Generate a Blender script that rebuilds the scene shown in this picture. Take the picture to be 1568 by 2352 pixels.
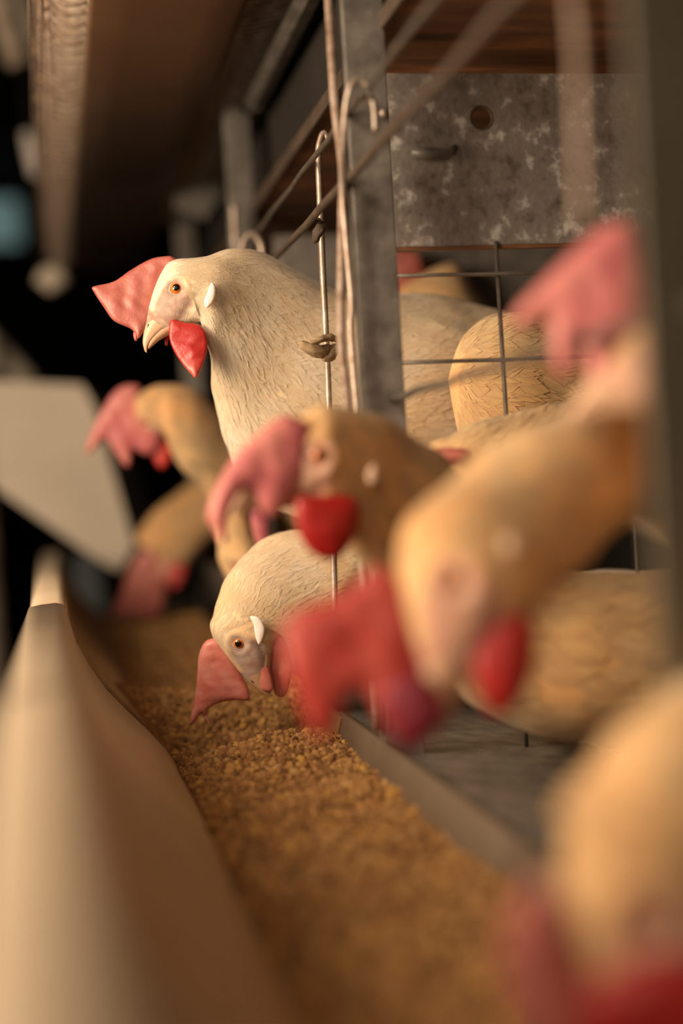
import bpy, bmesh, math, random
import numpy as np
from mathutils import Vector, Matrix
from mathutils.geometry import delaunay_2d_cdt

random.seed(7); RNG = np.random.default_rng(7)
for o in list(bpy.data.objects): bpy.data.objects.remove(o)
scene = bpy.context.scene
COL = scene.collection

# ------------------------------------------------------------------ camera
CAM = np.array([0, 0, 1.0]); FPX = 3267.0
def basis(yaw, pitch, roll):
    y, p, r = np.radians([yaw, pitch, roll])
    f = np.array([np.sin(y)*np.cos(p), np.cos(y)*np.cos(p), np.sin(p)])
    r0 = np.cross(f, [0, 0, 1]); r0 /= np.linalg.norm(r0); u0 = np.cross(r0, f)
    return np.cos(r)*r0-np.sin(r)*u0, np.cos(r)*u0+np.sin(r)*r0, f
CR, CU, CF = basis(11.44, -1.12, 3.3)
cd = bpy.data.cameras.new('camera'); cam = bpy.data.objects.new('camera', cd); COL.objects.link(cam)
cd.sensor_width = 36; cd.lens = FPX*36/2352; cd.clip_start = .02; cd.clip_end = 50
cam.matrix_world = Matrix(((CR[0], CU[0], -CF[0], 0), (CR[1], CU[1], -CF[1], 0), (CR[2], CU[2], -CF[2], 1.0), (0, 0, 0, 1)))
cd.dof.use_dof = True; cd.dof.focus_distance = .965; cd.dof.aperture_fstop = 1.85; cd.dof.aperture_blades = 0
scene.camera = cam

# ------------------------------------------------------------------ light
scene.view_settings.view_transform = 'Standard'; scene.view_settings.look = 'None'
scene.view_settings.exposure = 0.04; scene.view_settings.gamma = 1
w = bpy.data.worlds.new('world'); scene.world = w; w.use_nodes = True
w.node_tree.nodes['Background'].inputs[0].default_value = (1, .78, .58, 1)
w.node_tree.nodes['Background'].inputs[1].default_value = .065
def area(name, loc, to, size, power, color, sy=None):
    l = bpy.data.lights.new(name, 'AREA'); l.energy = power; l.color = color; l.size = size
    if sy: l.shape = 'RECTANGLE'; l.size_y = sy
    o = bpy.data.objects.new(name, l); COL.objects.link(o); o.location = loc
    o.rotation_euler = (Vector(to)-Vector(loc)).to_track_quat('-Z', 'Y').to_euler()
    return o
area('aisle_lamp', (-.95, .15, 1.95), (.1, .9, 1.0), .5, 15, (1, .76, .53))
area('low_aisle_lamp', (-.75, .50, 1.20), (.2, 1.0, 1.06), .45, 18, (1, .75, .51))
area('front_fill', (-.55, -1.2, 1.8), (.1, .8, 1.0), .8, 9, (1, .78, .58))  # added fill from behind the camera, not a fixture of the shed

def ray(px, py): return CF+CR*(px-784)/FPX+CU*(1176-py)/FPX
def PY(px, py, Y):
    d = ray(px, py); return CAM+d*(Y/d[1])
def PPL(px, py, p0, n):
    d = ray(px, py); return CAM+d*(np.dot(np.asarray(p0)-CAM, n)/np.dot(d, n))

# ------------------------------------------------------------------ materials
def nt(name):
    m = bpy.data.materials.new(name); m.use_nodes = True; t = m.node_tree; t.nodes.clear()
    out = t.nodes.new('ShaderNodeOutputMaterial'); b = t.nodes.new('ShaderNodeBsdfPrincipled')
    t.links.new(b.outputs[0], out.inputs[0]); return m, t, b
def noise_mat(name, cols, scale=20, rough=.6, metal=0, bump=.0, stretch=(1, 1, 1), detail=6, dist=.001, bscale=None, sss=0, sssr=(1, .3, .2), coord='Object', spec=.5):
    m, t, b = nt(name); N = t.nodes; L = t.links
    tc = N.new('ShaderNodeTexCoord'); mp = N.new('ShaderNodeMapping'); mp.inputs['Scale'].default_value = stretch
    L.new(tc.outputs[coord], mp.inputs[0])
    n = N.new('ShaderNodeTexNoise'); n.inputs['Scale'].default_value = scale; n.inputs['Detail'].default_value = detail; n.inputs['Roughness'].default_value = .6
    L.new(mp.outputs[0], n.inputs[0])
    r = N.new('ShaderNodeValToRGB'); e = r.color_ramp.elements
    k = len(cols)
    for i, c in enumerate(cols):
        p = .3+.4*i/(k-1) if k > 1 else .5
        if i < 2: e[i].position = p; e[i].color = (*c, 1)
        else: x = e.new(p); x.color = (*c, 1)
    L.new(n.outputs[0], r.inputs[0]); L.new(r.outputs[0], b.inputs['Base Color'])
    b.inputs['Roughness'].default_value = rough; b.inputs['Metallic'].default_value = metal
    b.inputs['Specular IOR Level'].default_value = spec
    if sss:
        b.inputs['Subsurface Weight'].default_value = sss; b.inputs['Subsurface Radius'].default_value = sssr; b.inputs['Subsurface Scale'].default_value = .006
    if bump:
        n2 = N.new('ShaderNodeTexNoise'); n2.inputs['Scale'].default_value = bscale or scale*3; n2.inputs['Detail'].default_value = 5
        L.new(mp.outputs[0], n2.inputs[0])
        bp = N.new('ShaderNodeBump'); bp.inputs['Strength'].default_value = bump; bp.inputs['Distance'].default_value = dist
        L.new(n2.outputs[0], bp.inputs['Height']); L.new(bp.outputs[0], b.inputs['Normal'])
    return m
M = {}
M['galv'] = noise_mat('galvanised_steel', [(.12, .11, .098), (.19, .175, .16), (.27, .255, .235)], 60, .5, .35, .3)
M['galv_spotty'] = noise_mat('spotted_galvanised_steel', [(.14, .12, .10), (.25, .22, .20), (.29, .26, .24), (.70, .68, .66)], 85, .45, .3, .4)
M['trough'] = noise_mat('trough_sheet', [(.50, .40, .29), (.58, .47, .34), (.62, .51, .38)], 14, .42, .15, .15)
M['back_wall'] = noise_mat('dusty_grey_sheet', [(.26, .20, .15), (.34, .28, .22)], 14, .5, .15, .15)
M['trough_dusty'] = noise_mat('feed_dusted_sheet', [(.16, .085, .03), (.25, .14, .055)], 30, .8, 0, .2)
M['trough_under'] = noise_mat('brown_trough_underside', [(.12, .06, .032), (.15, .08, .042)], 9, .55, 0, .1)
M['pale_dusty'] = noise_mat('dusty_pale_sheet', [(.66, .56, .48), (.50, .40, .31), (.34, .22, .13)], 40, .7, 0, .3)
M['wire'] = noise_mat('galvanised_wire', [(.55, .48, .42), (.38, .31, .26), (.26, .17, .11)], 90, .4, .5, .3)
M['wire_dark'] = noise_mat('dull_wire', [(.10, .085, .07), (.18, .155, .135)], 90, .5, .5, .2)
M['rust_wire'] = noise_mat('rusty_wire', [(.40, .33, .29), (.30, .22, .17), (.16, .09, .06)], 120, .7, .2, .6)
M['rust'] = noise_mat('rusty_sheet', [(.06, .025, .012), (.16, .07, .03), (.36, .16, .06)], 14, .8, 0, .5, stretch=(.5, 2.2, 1))
M['rust2'] = noise_mat('rusty_hook', [(.05, .035, .025), (.10, .07, .05)], 60, .8, .1, .4)
M['dark'] = noise_mat('dark_dirt', [(.012, .010, .008), (.03, .024, .018)], 5, .9)
M['concrete'] = noise_mat('dark_concrete', [(.03, .026, .022), (.06, .05, .04)], 5, .9, 0, .3)
M['pale_panel'] = noise_mat('pale_hopper_sheet', [(.54, .47, .38), (.64, .56, .46)], 6, .6, 0, .1)
M['grey_post'] = noise_mat('grey_painted_steel', [(.10, .085, .06), (.14, .12, .088)], 10, .55, .2, .1)
M['mud'] = noise_mat('dried_mud', [(.20, .14, .08), (.42, .30, .17), (.12, .09, .06)], 60, .9, 0, .8)
M['comb'] = noise_mat('comb_skin', [(.34, .075, .06), (.44, .13, .105), (.50, .19, .155)], 45, .42, 0, .35, bscale=500, dist=.0006, sss=.3, spec=.6)
M['comb_bright'] = noise_mat('bright_comb_skin', [(.52, .12, .10), (.64, .22, .18), (.70, .32, .27)], 70, .42, 0, .35, bscale=500, dist=.0006, sss=.3, spec=.6)
M['comb_red'] = noise_mat('red_comb_skin', [(.30, .02, .016), (.40, .042, .032), (.48, .09, .07)], 45, .42, 0, .3, bscale=500, dist=.0006, sss=.3)
M['comb_deep'] = noise_mat('wattle_skin', [(.34, .006, .006), (.46, .03, .026), (.56, .11, .09)], 28, .38, 0, .35, bscale=500, dist=.0006, sss=.3, spec=.6)
M['comb_purple'] = noise_mat('dusky_comb_skin', [(.36, .07, .12), (.50, .15, .15), (.58, .24, .20)], 30, .45, 0, .3, bscale=500, dist=.0006, sss=.3)
M['beak'] = noise_mat('beak_horn', [(.58, .34, .22), (.68, .45, .29)], 60, .35, 0, .15, stretch=(1, 1, 1), sss=.15)
M['lobe'] = noise_mat('white_earlobe', [(.82, .74, .70), (.90, .84, .80)], 80, .5, 0, .2, sss=.2)
M['lobe_pink'] = noise_mat('pinkish_earlobe', [(.52, .36, .26), (.58, .43, .32)], 80, .5, 0, .2, sss=.2)
M['wattle_shaded'] = noise_mat('shaded_red_wattle_skin', [(.27, .006, .006), (.36, .015, .012)], 45, .4, 0, .3, bscale=500, dist=.0006, sss=.2)  # deeper wattle red, carries the near hens' shade in its colour
M['comb_shade'] = noise_mat('shaded_maroon_comb_skin', [(.14, .008, .02), (.22, .015, .03)], 45, .45, 0, .3, bscale=500, dist=.0006)  # painted shade: near-black maroon for the underside of one comb
M['leg'] = noise_mat('leg_scale', [(.45, .30, .12), (.55, .38, .18)], 200, .6, 0, .3)
M['iris'] = noise_mat('orange_iris', [(.55, .14, .01), (.75, .22, .02)], 400, .08, spec=.8)
M['pupil'] = noise_mat('black_pupil', [(.004, .004, .004), (.006, .005, .005)], 10, .05, spec=.8)
M['lid'] = noise_mat('eyelid_skin', [(.36, .25, .22), (.55, .42, .36)], 200, .55, 0, .4, sss=.15)
def feather_mat(name, base, warm, dark, skin=((.50, .29, .22), (.58, .45, .37))):
    m, t, b = nt(name); N = t.nodes; L = t.links
    uv = N.new('ShaderNodeUVMap'); mp = N.new('ShaderNodeMapping'); mp.inputs['Scale'].default_value = (35, 420, 1)
    L.new(uv.outputs[0], mp.inputs[0])
    n = N.new('ShaderNodeTexNoise'); n.inputs['Scale'].default_value = 1.0; n.inputs['Detail'].default_value = 4; L.new(mp.outputs[0], n.inputs[0])
    tc = N.new('ShaderNodeTexCoord'); n2 = N.new('ShaderNodeTexNoise'); n2.inputs['Scale'].default_value = 16; n2.inputs['Detail'].default_value = 3; L.new(tc.outputs['Object'], n2.inputs[0])
    a = N.new('ShaderNodeAttribute'); a.attribute_name = 'tone'
    sk = N.new('ShaderNodeAttribute'); sk.attribute_name = 'skin'
    r = N.new('ShaderNodeValToRGB'); e = r.color_ramp.elements; e[0].position = .40; e[0].color = (*warm, 1); e[1].position = .66; e[1].color = (*base, 1)
    L.new(n2.outputs[0], r.inputs[0])
    mx = N.new('ShaderNodeMix'); mx.data_type = 'RGBA'; mx.inputs[7].default_value = (*dark, 1)
    ad = N.new('ShaderNodeMath'); ad.operation = 'MULTIPLY'; L.new(a.outputs['Fac'], ad.inputs[0]); L.new(n.outputs[0], ad.inputs[1])
    L.new(ad.outputs[0], mx.inputs[0]); L.new(r.outputs[0], mx.inputs[6])
    mk = N.new('ShaderNodeMix'); mk.data_type = 'RGBA'; L.new(sk.outputs['Fac'], mk.inputs[0]); L.new(mx.outputs[2], mk.inputs[6])
    rs = N.new('ShaderNodeValToRGB'); e = rs.color_ramp.elements; e[0].position = .35; e[0].color = (*skin[0], 1); e[1].position = .65; e[1].color = (*skin[1], 1)
    n3 = N.new('ShaderNodeTexNoise'); n3.inputs['Scale'].default_value = 110; n3.inputs['Detail'].default_value = 4; L.new(tc.outputs['Object'], n3.inputs[0]); L.new(n3.outputs[0], rs.inputs[0])
    L.new(rs.outputs[0], mk.inputs[7]); L.new(mk.outputs[2], b.inputs['Base Color'])
    b.inputs['Roughness'].default_value = .75; b.inputs['Specular IOR Level'].default_value = .2
    b.inputs['Sheen Weight'].default_value = .15
    b.inputs['Subsurface Weight'].default_value = .3; b.inputs['Subsurface Radius'].default_value = (1, .6, .35); b.inputs['Subsurface Scale'].default_value = .006
    bp = N.new('ShaderNodeBump'); bp.inputs['Strength'].default_value = .35; bp.inputs['Distance'].default_value = .0008
    L.new(n.outputs[0], bp.inputs['Height'])
    bp2 = N.new('ShaderNodeBump'); bp2.inputs['Strength'].default_value = .3; bp2.inputs['Distance'].default_value = .0006
    n4 = N.new('ShaderNodeTexNoise'); n4.inputs['Scale'].default_value = 700; L.new(tc.outputs['Object'], n4.inputs[0])
    L.new(n4.outputs[0], bp2.inputs['Height']); L.new(bp.outputs[0], bp2.inputs['Normal']); L.new(bp2.outputs[0], b.inputs['Normal'])
    return m
M['cream'] = feather_mat('cream_feathers', (.96, .84, .64), (.92, .70, .43), (.60, .45, .30), ((.38, .22, .17), (.46, .35, .29)))
M['cream_warm'] = feather_mat('warm_cream_feathers', (.88, .73, .53), (.82, .58, .32), (.50, .34, .20), ((.42, .25, .20), (.54, .43, .37)))
M['buff'] = feather_mat('buff_feathers', (.68, .47, .25), (.64, .37, .165), (.45, .27, .12), ((.55, .28, .20), (.62, .40, .30)))

# ------------------------------------------------------------------ helpers
def mk(name, verts, faces, mat, parent=None, smooth=True, attrs=None, uv=None):
    me = bpy.data.meshes.new(name)
    me.from_pydata([tuple(v) for v in verts] if not isinstance(verts, np.ndarray) else verts.tolist(), [], faces if not isinstance(faces, np.ndarray) else faces.tolist())
    mats = mat if isinstance(mat, (list, tuple)) else [mat]
    for m in mats: me.materials.append(m)
    if smooth: me.polygons.foreach_set('use_smooth', np.ones(len(me.polygons), bool))
    if attrs:
        for k, v in attrs.items():
            a = me.attributes.new(k, 'FLOAT', 'POINT'); a.data.foreach_set('value', np.asarray(v, np.float32))
    if uv is not None:
        l = me.uv_layers.new(name='UVMap'); vi = np.zeros(len(me.loops), np.int32); me.loops.foreach_get('vertex_index', vi)
        l.data.foreach_set('uv', np.asarray(uv, np.float32)[vi].ravel())
    me.update()
    o = bpy.data.objects.new(name, me); COL.objects.link(o)
    if parent is not None:
        o.parent = parent; o.matrix_parent_inverse = Matrix.Translation(-Vector(parent.location)) if parent.parent is None else Matrix.Identity(4)
    return o
def thing(name, label, cat, loc=(0, 0, 0), group=None):
    o = bpy.data.objects.new(name, None); COL.objects.link(o); o.location = loc; o.empty_display_size = .02
    o['label'] = label; o['category'] = cat
    if group: o['group'] = group
    return o
def tag(o, label, cat, group=None, kind=None):
    o['label'] = label; o['category'] = cat
    if group: o['group'] = group
    if kind: o['kind'] = kind
    return o
def recenter(o, loc):
    """put a single-mesh thing's origin at loc"""
    o.data.transform(Matrix.Translation(-Vector(loc))); o.location = loc; return o
def struct(o, nm): o.name = nm; o['kind'] = 'structure'; return o
class MB:
    def __init__(s): s.v = []; s.f = []
    def add(s, v, f):
        n = len(s.v); s.v += [tuple(x) for x in v]; s.f += [tuple(i+n for i in q) for q in f]
    def box(s, a, b):
        x0, y0, z0 = a; x1, y1, z1 = b
        s.add([(x0, y0, z0), (x1, y0, z0), (x1, y1, z0), (x0, y1, z0), (x0, y0, z1), (x1, y0, z1), (x1, y1, z1), (x0, y1, z1)],
              [(0, 3, 2, 1), (4, 5, 6, 7), (0, 1, 5, 4), (1, 2, 6, 5), (2, 3, 7, 6), (3, 0, 4, 7)])
    def tube(s, pts, r, n=10, caps=True):
        pts = [np.array(p, float) for p in pts]; rs = r if isinstance(r, (list, tuple)) else [r]*len(pts)
        up = np.array([.3, .5, .8]); V = []; k = len(pts)
        prev = None
        for i, p in enumerate(pts):
            t = pts[min(i+1, k-1)]-pts[max(i-1, 0)]; t /= np.linalg.norm(t)+1e-12
            if prev is None:
                a = np.cross(t, up); a /= np.linalg.norm(a)
            else:
                a = prev-t*np.dot(prev, t); a /= np.linalg.norm(a)
            prev = a; b = np.cross(t, a)
            for j in range(n):
                q = 2*math.pi*j/n; V.append(p+rs[i]*(math.cos(q)*a+math.sin(q)*b))
        Fc = [(i*n+j, i*n+(j+1) % n, (i+1)*n+(j+1) % n, (i+1)*n+j) for i in range(k-1) for j in range(n)]
        if caps: Fc += [tuple(range(n))[::-1], tuple((k-1)*n+j for j in range(n))]
        s.add(V, Fc)
    def extrude(s, prof, a, b, th):
        """open profile (x,z) list as a sheet of thickness th between y=a and y=b"""
        p = np.array(prof, float); d = np.gradient(p, axis=0); nr = np.stack([-d[:, 1], d[:, 0]], 1); nr /= np.linalg.norm(nr, axis=1)[:, None]
        q = p-nr*th; loop = np.vstack([p, q[::-1]]); n = len(loop)
        V = [(x, a, z) for x, z in loop]+[(x, b, z) for x, z in loop]
        Fc = [(i, (i+1) % n, n+(i+1) % n, n+i) for i in range(n)]
        m = len(p)
        for i in range(m-1):
            Fc.append((i, n-1-i, n-2-i, i+1)); Fc.append((n+i, n+i+1, 2*n-2-i, 2*n-1-i))
        s.add(V, Fc)
    def build(s, name, mat, parent=None, smooth=False, bevel=0):
        o = mk(name, s.v, s.f, mat, parent, smooth)
        bm = bmesh.new(); bm.from_mesh(o.data); bmesh.ops.recalc_face_normals(bm, faces=bm.faces)
        bm.to_mesh(o.data); bm.free()
        if bevel:
            b = o.modifiers.new('bevel', 'BEVEL'); b.width = bevel; b.segments = 2; b.limit_method = 'ANGLE'
        return o
def catmull(P, n, closed=False):
    P = np.asarray(P, float); k = len(P)
    if closed: idx = lambda i: P[i % k]; seg = k
    else: idx = lambda i: P[min(max(i, 0), k-1)]; seg = k-1
    out = []
    for i in range(seg):
        p0, p1, p2, p3 = idx(i-1), idx(i), idx(i+1), idx(i+2)
        if not closed:
            if i == 0: p0 = 2*p1-p2
            if i == seg-1: p3 = 2*p2-p1
        for j in range(n):
            t = j/n
            out.append(.5*((2*p1)+(-p0+p2)*t+(2*p0-5*p1+4*p2-p3)*t*t+(-p0+3*p1-3*p2+p3)*t**3))
    if not closed: out.append(P[-1])
    return np.array(out)

def vnoise(p, s, seed=0):
    """cheap smooth pseudo noise for arrays of points"""
    p = np.asarray(p)*s; r = np.random.default_rng(seed); o = 0
    for k in range(5):
        d = r.normal(size=p.shape[-1]); d /= np.linalg.norm(d)
        o = o+np.sin((p@d)*(1+.6*k)*2+r.uniform(0, 6.28))/(1+.5*k)
    return o/2.5

def puff(name, poly, p0, n, T, W, mat, parent, res=None, bend=0, wrinkle=0, seed=1, sharp=True, shift=0):
    """inflated flap: pixel outline put on the real plane (p0, n), thickness 2T falling to the rim over width W"""
    n = np.asarray(n, float); n /= np.linalg.norm(n)
    pts = catmull(poly, 6, True)
    W3 = np.array([PPL(x, y, p0, n) for x, y in pts])
    c = W3.mean(0); e1 = W3[len(W3)//2]-W3[0]; e1 -= n*np.dot(e1, n); e1 /= np.linalg.norm(e1); e2 = np.cross(n, e1)
    uv = np.stack([(W3-c)@e1, (W3-c)@e2], 1)
    mn, mx = uv.min(0), uv.max(0); h = res or max((mx-mn).max()/46, .0006)
    # resample boundary
    L = np.linalg.norm(np.roll(uv, -1, 0)-uv, axis=1); tot = L.sum(); m = max(40, int(tot/h)); cum = np.r_[0, np.cumsum(L)]
    s = np.arange(m)*tot/m; ring = np.vstack([uv, uv[:1]])
    B = np.stack([np.interp(s, cum, ring[:, 0]), np.interp(s, cum, ring[:, 1])], 1)
    gx, gy = np.meshgrid(np.arange(mn[0], mx[0], h), np.arange(mn[1], mx[1], h)); G = np.stack([gx.ravel(), gy.ravel()], 1)
    G += np.random.default_rng(seed).uniform(-.15, .15, G.shape)*h
    def inside(Q):
        r = np.zeros(len(Q), bool)
        for i in range(len(B)):
            a, b = B[i], B[(i+1) % len(B)]
            k = ((a[1] > Q[:, 1]) != (b[1] > Q[:, 1])) & (Q[:, 0] < (b[0]-a[0])*(Q[:, 1]-a[1])/((b[1]-a[1]) or 1e-12)+a[0]); r ^= k
        return r
    def dist(Q):
        d = np.full(len(Q), 9.)
        for i in range(len(B)):
            a, b = B[i], B[(i+1) % len(B)]; ab = b-a; t = np.clip(((Q-a)@ab)/(ab@ab+1e-18), 0, 1)
            d = np.minimum(d, np.linalg.norm(Q-a-t[:, None]*ab, axis=1))
        return d
    G = G[inside(G)]; G = G[dist(G) > .45*h]
    allp = np.vstack([B, G]); res_ = delaunay_2d_cdt([Vector(p) for p in allp], [(i, (i+1) % m) for i in range(m)], [], 1, 1e-9)
    vv = np.array([tuple(v) for v in res_[0]]); ff = [tuple(f) for f in res_[2]]
    d = dist(vv); d[d < 1e-7] = 0; x = np.clip(d/W, 0, 1); t = T*(.12+.88*np.sqrt(1-(1-x)**2)); onb = d < 1e-6
    r = np.linalg.norm(vv, axis=1)/max(np.linalg.norm(mx-mn)/2, 1e-9)
    base = c+vv[:, :1]*e1+vv[:, 1:]*e2
    wob = wrinkle*vnoise(vv, 120, seed)*x
    off = bend*(r**2)+shift
    F_ = base+n*(t+off+wob)[:, None]; K_ = base+n*(-t+off+wob)[:, None]
    N = len(vv); faces = [f for f in ff]+[tuple(i+N for i in f[::-1]) for f in ff]
    # stitch the rim
    cnt = {}
    for f in ff:
        for i in range(3):
            a, b = f[i], f[(i+1) % 3]; cnt[(a, b)] = 1
    for (a, b) in list(cnt):
        if (b, a) not in cnt: faces.append((b, a, a+N, b+N))
    o = mk(name, np.vstack([F_, K_]), faces, mat, parent)
    bm = bmesh.new(); bm.from_mesh(o.data); bmesh.ops.recalc_face_normals(bm, faces=bm.faces); bm.to_mesh(o.data); bm.free()
    return o

# ------------------------------------------------------------------ hens
# head rings: crown point (forward, up), throat point (forward, up), half width, in mm from the eye
HEAD = [(36, .8, 36, -8.5, 3.2), (31, 3.8, 31, -10.5, 5), (25, 7, 25.5, -13.5, 7.2), (16.5, 11, 19.5, -16.3, 9.6), (6.5, 15, 13.5, -19.3, 11.8), (-5, 18.5, 8.5, -22.3, 13.6), (-16, 18, 5.5, -25.5, 15)]
def nrm(v): v = np.asarray(v, float); return v/np.linalg.norm(v)
def hen(label, eye, Y, fwd, up, rings, world=(), skin='cream', comb=(), wattles=(), lobe=None, scale=1.0, mats=('comb', 'comb_deep'),
        feet=None, nfeather=900, nstrand=0, face=True, head=True, flen=1.0, shag=1.0, lobemat='lobe'):
    """eye: pixel of the near eye at distance Y; fwd/up: (right, up, away) components in the photo's axes"""
    to = lambda c: nrm(c[0]*CR+c[1]*CU+c[2]*CF)
    f = to(fwd); u = to(up); u = nrm(u-f*np.dot(u, f)); s = np.cross(u, f)
    if np.dot(s, CF) > 0: side = -s
    else: side = s
    E = PY(eye[0], eye[1], Y); mm = .001*scale; C0 = E-side*12.2*mm
    R = []
    if head:
        for (a, t, a2, b, w_) in HEAD:
            R.append((C0+f*(a+a2)/2*mm+u*(t+b)/2*mm, (f*(a-a2)+u*(t-b))/2*mm, side*w_*mm))
    for (o_, i_, Yr, w_) in rings:
        A = PY(*o_, Yr); B_ = PY(*i_, Yr); c = (A+B_)/2; U = (A-B_)/2
        S = -CF-nrm(U)*np.dot(-CF, nrm(U)); R.append((c, U, nrm(S)*w_))
    for (c, U, w_) in world:
        U = np.array(U, float); S = -CF-nrm(U)*np.dot(-CF, nrm(U)); R.append((np.array(c, float), U, nrm(S)*w_))
    c = np.array([r[0] for r in R]); U = np.array([r[1] for r in R]); S = np.array([r[2] for r in R])
    X = catmull(np.hstack([c, U, S]), 14)
    cs = np.r_[0, np.cumsum(np.linalg.norm(np.diff(X[:, :3], axis=0), axis=1)+.35*np.linalg.norm(np.diff(X[:, 3:6], axis=0), axis=1))]
    NR = 200; NA = 96; s_ = np.linspace(0, cs[-1], NR); X = np.stack([np.interp(s_, cs, X[:, k]) for k in range(9)], 1)
    # rounded ends
    hl = cs[-1]
    endf = np.sqrt(np.clip(1-np.clip((s_-(hl-.035))/.035, 0, 1)**2, 0.0004, 1))
    if not head: endf = endf*np.sqrt(np.clip(1-np.clip((.022-s_)/.022, 0, 1)**2, 0.0004, 1))
    X[:, 3:] *= endf[:, None]
    th = np.linspace(0, 2*np.pi, NA, endpoint=False)
    ct, st = np.cos(th), np.sin(th)
    g = X[:, None, :3]+X[:, None, 3:6]*ct[None, :, None]+X[:, None, 6:9]*(np.sign(st)*np.abs(st)**.92)[None, :, None]
    body_len = s_
    radius = (np.linalg.norm(X[:, 3:6], axis=1)+np.linalg.norm(X[:, 6:9], axis=1))/2
    out = g-X[:, None, :3]; out = out/(np.linalg.norm(out, axis=2, keepdims=True)+1e-9)
    # head-local coordinates
    rel = (g-C0)/mm; lf = rel@f; lu = rel@u; ls = np.abs(rel@side)
    hd = np.clip((s_-.03)/.03, 0, 1)[:, None]
    d = np.zeros((NR, NA))
    ex = np.hypot(lf, lu)
    if head and face:
        d += np.where(ls > 5, (-1.6*np.exp(-(ex/5.2)**2)+.9*np.exp(-((ex-7.6)/1.8)**2)+1.0*np.exp(-((lf-1)**2/60+(lu-8)**2/8))
             + .8*np.exp(-((lf-8)**2/90+(lu+9)**2/9))-.8*np.exp(-((lf-2)**2/150+(lu+14.5)**2/3))), 0)*mm
    # soft lumps
    nz = vnoise(g, 60, 3)*.0012+vnoise(g, 25, 5)*.0022
    d += hd*nz*np.clip(radius/.03, .2, 1.3)[:, None]
    g = g+out*d[..., None]
    sk = np.zeros((NR, NA))
    if head and face:
        e = ((lf-7)/21)**2+((lu+5)/12.5)**2; sk = np.clip((1.15-e)*2.2, 0, 1)
        e2 = ((lf+13)/6)**2+((lu+13)/7)**2; sk = np.maximum(sk, np.clip((1.1-e2)*2, 0, 1)*.9)
        sk = np.where(lf > 22, np.clip((lf-18)/6, 0, 1), sk)
        sk = sk*(np.hypot(lf-8, lu+3) < 34*(1+0*lf))*np.clip((.052*scale-s_)/.006, 0, 1)[:, None]
        sk = np.clip(sk+.25*vnoise(g, 400, 9)*(sk > .05), 0, 1)
    V = g.reshape(-1, 3); vi = np.arange(NR*NA).reshape(NR, NA)
    q = np.stack([vi[:-1], np.roll(vi, -1, 1)[:-1], np.roll(vi, -1, 1)[1:], vi[1:]], -1).reshape(-1, 4)
    tone = .12+.25*np.clip(vnoise(g, 45, 11), 0, 1)
    tone = np.broadcast_to(tone, (NR, NA)).ravel()
    arc = np.outer(np.ones(NR), th)*radius[:, None]
    uvs = np.stack([np.repeat(s_, NA), arc.ravel()], 1)
    Vs = [V]; Fs = [q.tolist(), [vi[0][::-1].tolist()], [vi[-1].tolist()]]; sks = [sk.ravel()]; tn = [tone]; us = [uvs]
    # laid-on feathers: broad flat ones first, then slim hackle barbs
    rr = np.random.default_rng(int(eye[0]*3+eye[1]))
    ds = s_[1]-s_[0]; n0 = len(V)
    def samp(si, ai):
        si = np.clip(si, 0, NR-1.001); i0 = si.astype(int); fs = si-i0; a0 = np.floor(ai).astype(int); fa = ai-a0; a1 = (a0+1) % NA; a0 = a0 % NA
        def L(G): return ((G[i0, a0]*(1-fa)[..., None]+G[i0, a1]*fa[..., None])*(1-fs)[..., None]+(G[i0+1, a0]*(1-fa)[..., None]+G[i0+1, a1]*fa[..., None])*fs[..., None])
        return L(g), L(out)
    def lay(nf_, power, lnk, lo, hi, wlo, whi, l0, l1, cxs, toneup, crown):
        nonlocal n0
        pr = radius**power*(s_ > .012); pr = pr/pr.sum()
        bi = rr.choice(NR, nf_, p=pr)+rr.uniform(0, 1, nf_); bi = np.clip(bi, 0, NR-2); ba = rr.uniform(0, NA, nf_); ii = bi.astype(int)
        rb = radius[ii]; ln = np.clip(rb*lnk, lo, hi)*flen*rr.uniform(.7, 1.3, nf_); wd = ln*rr.uniform(wlo, whi, nf_)
        lift = shag*rr.uniform(l0, l1, nf_)*np.clip(rb/.03, .5, 1.5)
        K = 6; prof = np.array([.35, .8, 1.0, .85, .5, .03]); skew = rr.normal(0, .13, nf_); cur = rr.normal(0, .10, nf_)
        P = []
        for k in range(K):
            u_ = k/(K-1); sp = bi+u_*ln/ds; rh = np.maximum(radius[np.clip(sp.astype(int), 0, NR-1)], .006)
            for cx in cxs:
                aa = ba+(cx*wd*prof[k]+skew*ln*u_+cur*ln*u_*u_)/rh*NA/(2*np.pi)
                p, o_ = samp(sp, aa); hgt = -.00015+lift*u_**1.2+(1-cx*cx)*crown*wd
                P.append(p+o_*hgt[:, None])
        m = len(cxs); P = np.stack(P, 1); fm = sk[ii, np.floor(ba).astype(int) % NA] < .05
        P = P[fm]; nf = len(P)
        bf = [(k*m+c_, k*m+c_+1, (k+1)*m+c_+1, (k+1)*m+c_) for k in range(K-1) for c_ in range(m-1)]
        Fs.append((np.array(bf)[None]+n0+np.arange(nf)[:, None, None]*K*m).reshape(-1, 4).tolist()); n0 += nf*K*m
        Vs.append(P.reshape(-1, 3)); sks.append(np.zeros(nf*K*m)); tn.append(np.repeat(rr.uniform(0, 1, nf)**2*toneup, K*m))
        kk = np.repeat(np.arange(K)/(K-1), m)[None]*ln[fm][:, None]; cc = np.tile(cxs, K)[None]*wd[fm][:, None]
        us.append(np.stack([kk+s_[ii[fm]][:, None], cc+rr.uniform(0, 1, nf)[:, None]], -1).reshape(-1, 2))
    if nfeather: lay(nfeather, .6, .6, .008, .034, .18, .28, .0001, .0005, (-1, -.5, 0, .5, 1), .35, .05)
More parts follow.
